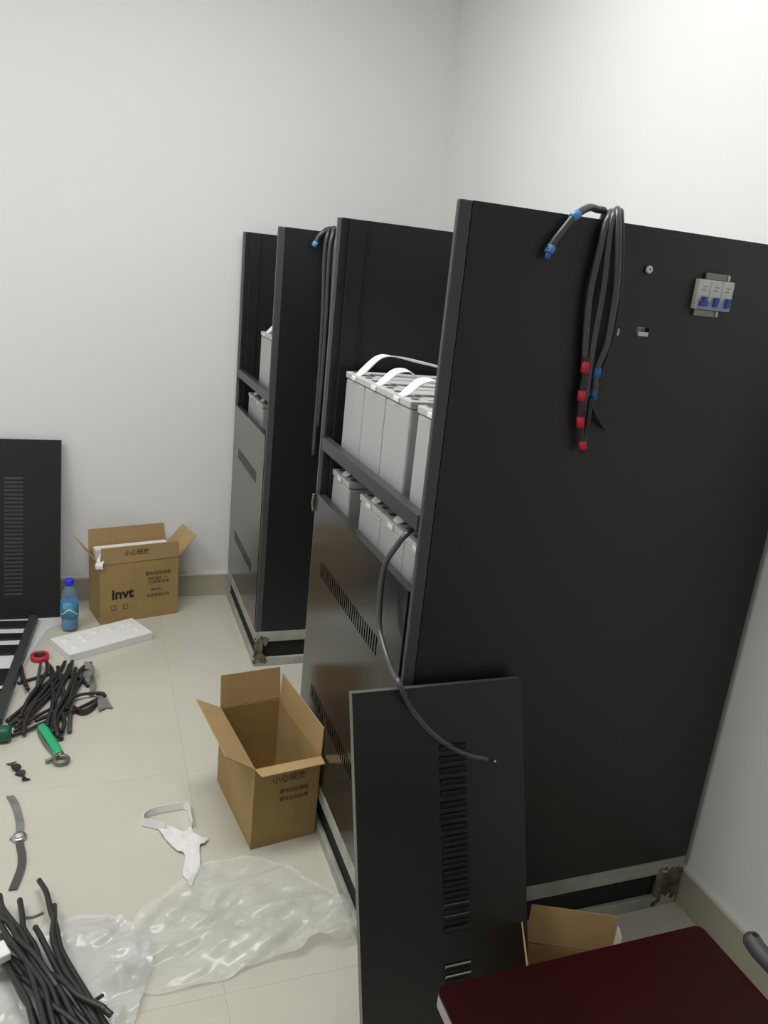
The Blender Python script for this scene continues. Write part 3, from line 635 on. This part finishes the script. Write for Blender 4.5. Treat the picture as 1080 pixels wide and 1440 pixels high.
# green handled cutter
A, B = Vector((-0.175, 2.416, 0.012)), Vector((-0.115, 2.248, 0.012))
t = thing('cable_cutter', 'bright green handled cutter with a hooked metal head', 'tool', (A.x, A.y, 0))
d = (B-A); L_ = d.length; ux = d.normalized(); uy = Vector((-ux.y, ux.x, 0))
bm = new(); tube(bm, [Vector((0, 0, .012)), ux*.03+Vector((0, 0, .015)), ux*(L_*.6)+Vector((0, 0, .015)), ux*L_+Vector((0, 0, .013))], lambda s: .0165-.003*s, 10, 5, .7); obj('handle', bm, GREEN, t)
bm = new(); tube(bm, [uy*-.014+ux*.015+Vector((0, 0, .007)), uy*-.018+ux*(L_*.5)+Vector((0, 0, .007)), uy*-.010+ux*(L_*.98)+Vector((0, 0, .008))], .006, 8, 4); obj('lower_handle', bm, GMETAL, t)
bm = new(); hc = ux*(L_+.028)+uy*-.004
ring = [hc+Vector((.019*math.cos(a), .019*math.sin(a), .012)) for a in [R_(-200+k*26) for k in range(13)]]
tube(bm, ring, .0065, 8, 2); tube(bm, [ux*(L_-.005)+Vector((0, 0, .012)), ux*(L_+.012)+Vector((0, 0, .012))], .010, 8, 0)
obj('hooked_head', bm, GMETAL, t)
bm = new(); tube(bm, [ux*L_+Vector((0, 0, .012)), ux*(L_+.012)+uy*-.03+Vector((0, 0, .012)), ux*(L_+.010)+uy*-.045+Vector((0, 0, .010))], .006, 8, 3); obj('jaw', bm, GMETAL, t)
# dark green screwdriver-like grip at the left edge
t = thing('screwdriver', 'dark green tool grip at the left edge beside the cables', 'tool', (-.300, 2.372, .027), 0)
bm = new(); lathe(bm, [(.0, .0), (.020, .001), (.026, .010), (.026, .09), (.020, .105), (.012, .112), (.012, .118)], 14, basis((.040, 0, 0), (0, 1, 0), (0, 0, 1), (-1, -.0, 0)) @ Matrix.Rotation(.0, 4, 'X')); obj('grip', bm, DGREEN, t)
bm = new(); lathe(bm, [(.005, 0), (.005, .1)], 10, basis((-.078, 0, 0), (0, 1, 0), (0, 0, 1), (-1, 0, 0))); obj('shaft', bm, GMETAL, t)

# wristwatch with its strap open
W_ = [[-0.239, 2.081], [-0.225, 2.046], [-0.212, 2.0], [-0.203, 1.953], [-0.201, 1.918], [-0.2, 1.896], [-0.196, 1.867], [-0.188, 1.825], [-0.186, 1.786], [-0.191, 1.748], [-0.199, 1.709]]
t = thing('wristwatch', 'wristwatch with a dark strap lying open on the floor at the left edge', 'watch', (W_[5][0], W_[5][1], 0))
o_ = Vector((W_[5][0], W_[5][1], 0))
P = [Vector((x, y, .004+.002*(i % 2)))-o_ for i, (x, y) in enumerate(W_)]
bm = new(); ribbon(bm, P[:6], (.0098, .0, 0), .003); obj('strap', bm, GREYT, t)
bm = new(); ribbon(bm, P[5:], (.0098, .0, 0), .003); obj('strap', bm, CABLEG, t)
bm = new(); lathe(bm, [(.016, .001), (.0185, .004), (.0185, .009), (.016, .0115), (.0, .0118)], 20); obj('watch_case', bm, CHROME, t)
bm = new(); lathe(bm, [(.0145, .0119), (.0, .0122)], 20); obj('dial', bm, BRWHITE, t)
bm = new(); lathe(bm, [(.0035, 0), (.0035, .005)], 8, basis((-.0185, 0, .006), (0, 1, 0), (0, 0, 1), (-1, 0, 0))); obj('crown', bm, CHROME, t)

# white cloth strap
bm = new()
Lp = [[0.169, 1.848], [0.129, 1.872], [0.111, 1.885], [0.12, 1.91], [0.155, 1.924], [0.2, 1.927], [0.234, 1.926], [0.238, 1.887], [0.239, 1.839]]
ribbon(bm, [(x, y, .012) for x, y in Lp], lambda s: (.002, .003, .010), .003)
Wd = [[0.146, 1.871], [0.185, 1.856], [0.216, 1.823], [0.237, 1.839], [0.242, 1.82], [0.258, 1.788], [0.279, 1.786], [0.265, 1.766], [0.252, 1.758], [0.244, 1.687], [0.229, 1.652], [0.213, 1.618], [0.207, 1.645], [0.199, 1.667], [0.211, 1.734], [0.191, 1.758], [0.166, 1.808]]
tag(obj('white_ear_strap', bm, WHITE), 'white cloth loop strap lying on the floor beside the empty carton', 'strap')
o = sheet('white_cloth', Wd, .004, .016, 16, WHITE, 8.1, .004, .0)
tag(o, 'torn piece of white cloth on the floor beside the plastic film', 'cloth')

# plastic film and bag
FP = [[0.252, 1.696], [0.345, 1.696], [0.426, 1.666], [0.5, 1.576], [0.558, 1.508], [0.586, 1.435], [0.583, 1.373], [0.53, 1.351], [0.468, 1.377], [0.429, 1.356], [0.313, 1.351], [0.263, 1.333], [0.174, 1.329], [0.1, 1.332], [0.078, 1.345], [0.057, 1.42], [0.073, 1.516], [0.138, 1.594], [0.206, 1.645]]
o = sheet('plastic_film', FP, .002, .085, 4.5, FILM, 1.2, .007, .006, ani=2.6, hfun=lambda x, y: .35+.75*math.exp(-((y-1.47-.05*math.sin(x*9))/.10)**2))
tag(o, 'crumpled clear plastic film on the floor in front of the empty carton', 'plastic film')
BP = [[-0.11, 1.572], [-0.049, 1.585], [0.03, 1.57], [0.099, 1.493], [0.108, 1.407], [0.09, 1.338], [0.066, 1.276], [0.049, 1.187], [-0.172, 1.165], [-0.281, 1.276], [-0.279, 1.433], [-0.209, 1.525], [-0.152, 1.531]]
o = sheet('plastic_bag', BP, .001, .085, 7, BAGM, 4.7, .007, .006, ani=1.5, hfun=lambda x, y: .4+.5*max(0, min(1, (x+.02)/.06)))
tag(o, 'milky white plastic bag under the black cable bundle at bottom left', 'plastic bag')
bm = new(); box(bm, -.03, .017, -.022, .022, 0, .020, Matrix.Rotation(R_(24), 4, 'Z')); o = tag(obj('white_block', bm, FOAM, None, .003), 'small white block on the cables at the bottom left edge', 'block'); o.location = (-0.201, 1.458, 0.055)
bm = new(); tube(bm, [(-0.168, 1.614, 0.004), (-0.148, 1.611, 0.004), (-0.126, 1.619, 0.004)], .0025, 6, 3); tag(obj('cable_tie', bm, GREYT), 'thin yellowish grey tie beside the cable bundle', 'cable tie')

# ---------------------------------------------------------------- table
TZ = .55
t = thing('table', 'low dark red lacquered table with a grey edge at bottom right', 'table', (.449, .02, 0))
TW, TD = .472, .740
def rounded(w_, d_, r, n=6, ins=0):   # ins < 0 grows the outline
    pts = []
    for cx, cy, a0 in ((w_-r, r, -90), (w_-r, d_-r, 0), (r, d_-r, 90), (r, r, 180)):
        for k in range(n+1):
            a = R_(a0+90*k/n); pts.append((cx+(r-ins)*math.cos(a), cy+(r-ins)*math.sin(a)))
    return pts
bm = new(); prism(bm, rounded(TW, TD, .012, ins=-.0008), TZ-.0038, TZ); obj('tabletop', bm, TABLE, t, .001)
bm = new(); prism(bm, rounded(TW, TD, .012), TZ-.030, TZ-.004); obj('edge_band', bm, TEDGE, t, .005)
for x in (.03, TW-.07):
    for y in (.03, TD-.07):
        bm = new(); box(bm, x, x+.04, y, y+.04, 0, TZ-.031); obj('leg', bm, TABLE, t, .002)
bm = new()
for a in ((.04, TW-.04, .045, .06), (.04, TW-.04, TD-.06, TD-.045), (.045, .06, .07, TD-.07), (TW-.06, TW-.045, .07, TD-.07)): box(bm, *a, TZ-.10, TZ-.031)
obj('apron', bm, TABLE, t)
# tool handle on the table
t = thing('tool_handle', 'dark grey rounded tool handle with a holed end on the table', 'tool', (.948, .682, TZ+.0145))
bm = new(); tube(bm, [(.012, .020, .012), (.010, .008, .010), (.008, -.01, .008), (.012, -.05, .004), (.02, -.11, .0)], lambda s: .0095+.005*min(1, s*6), 14, 6); obj('grip', bm, DGREY, t)
bm = new(); lathe(bm, [(.0045, 0), (.0045, .004)], 12, basis((.010, .009, .0215), (1, 0, 0), (0, 1, 0), (0, 0, 1))); obj('end_hole', bm, DARK, t)
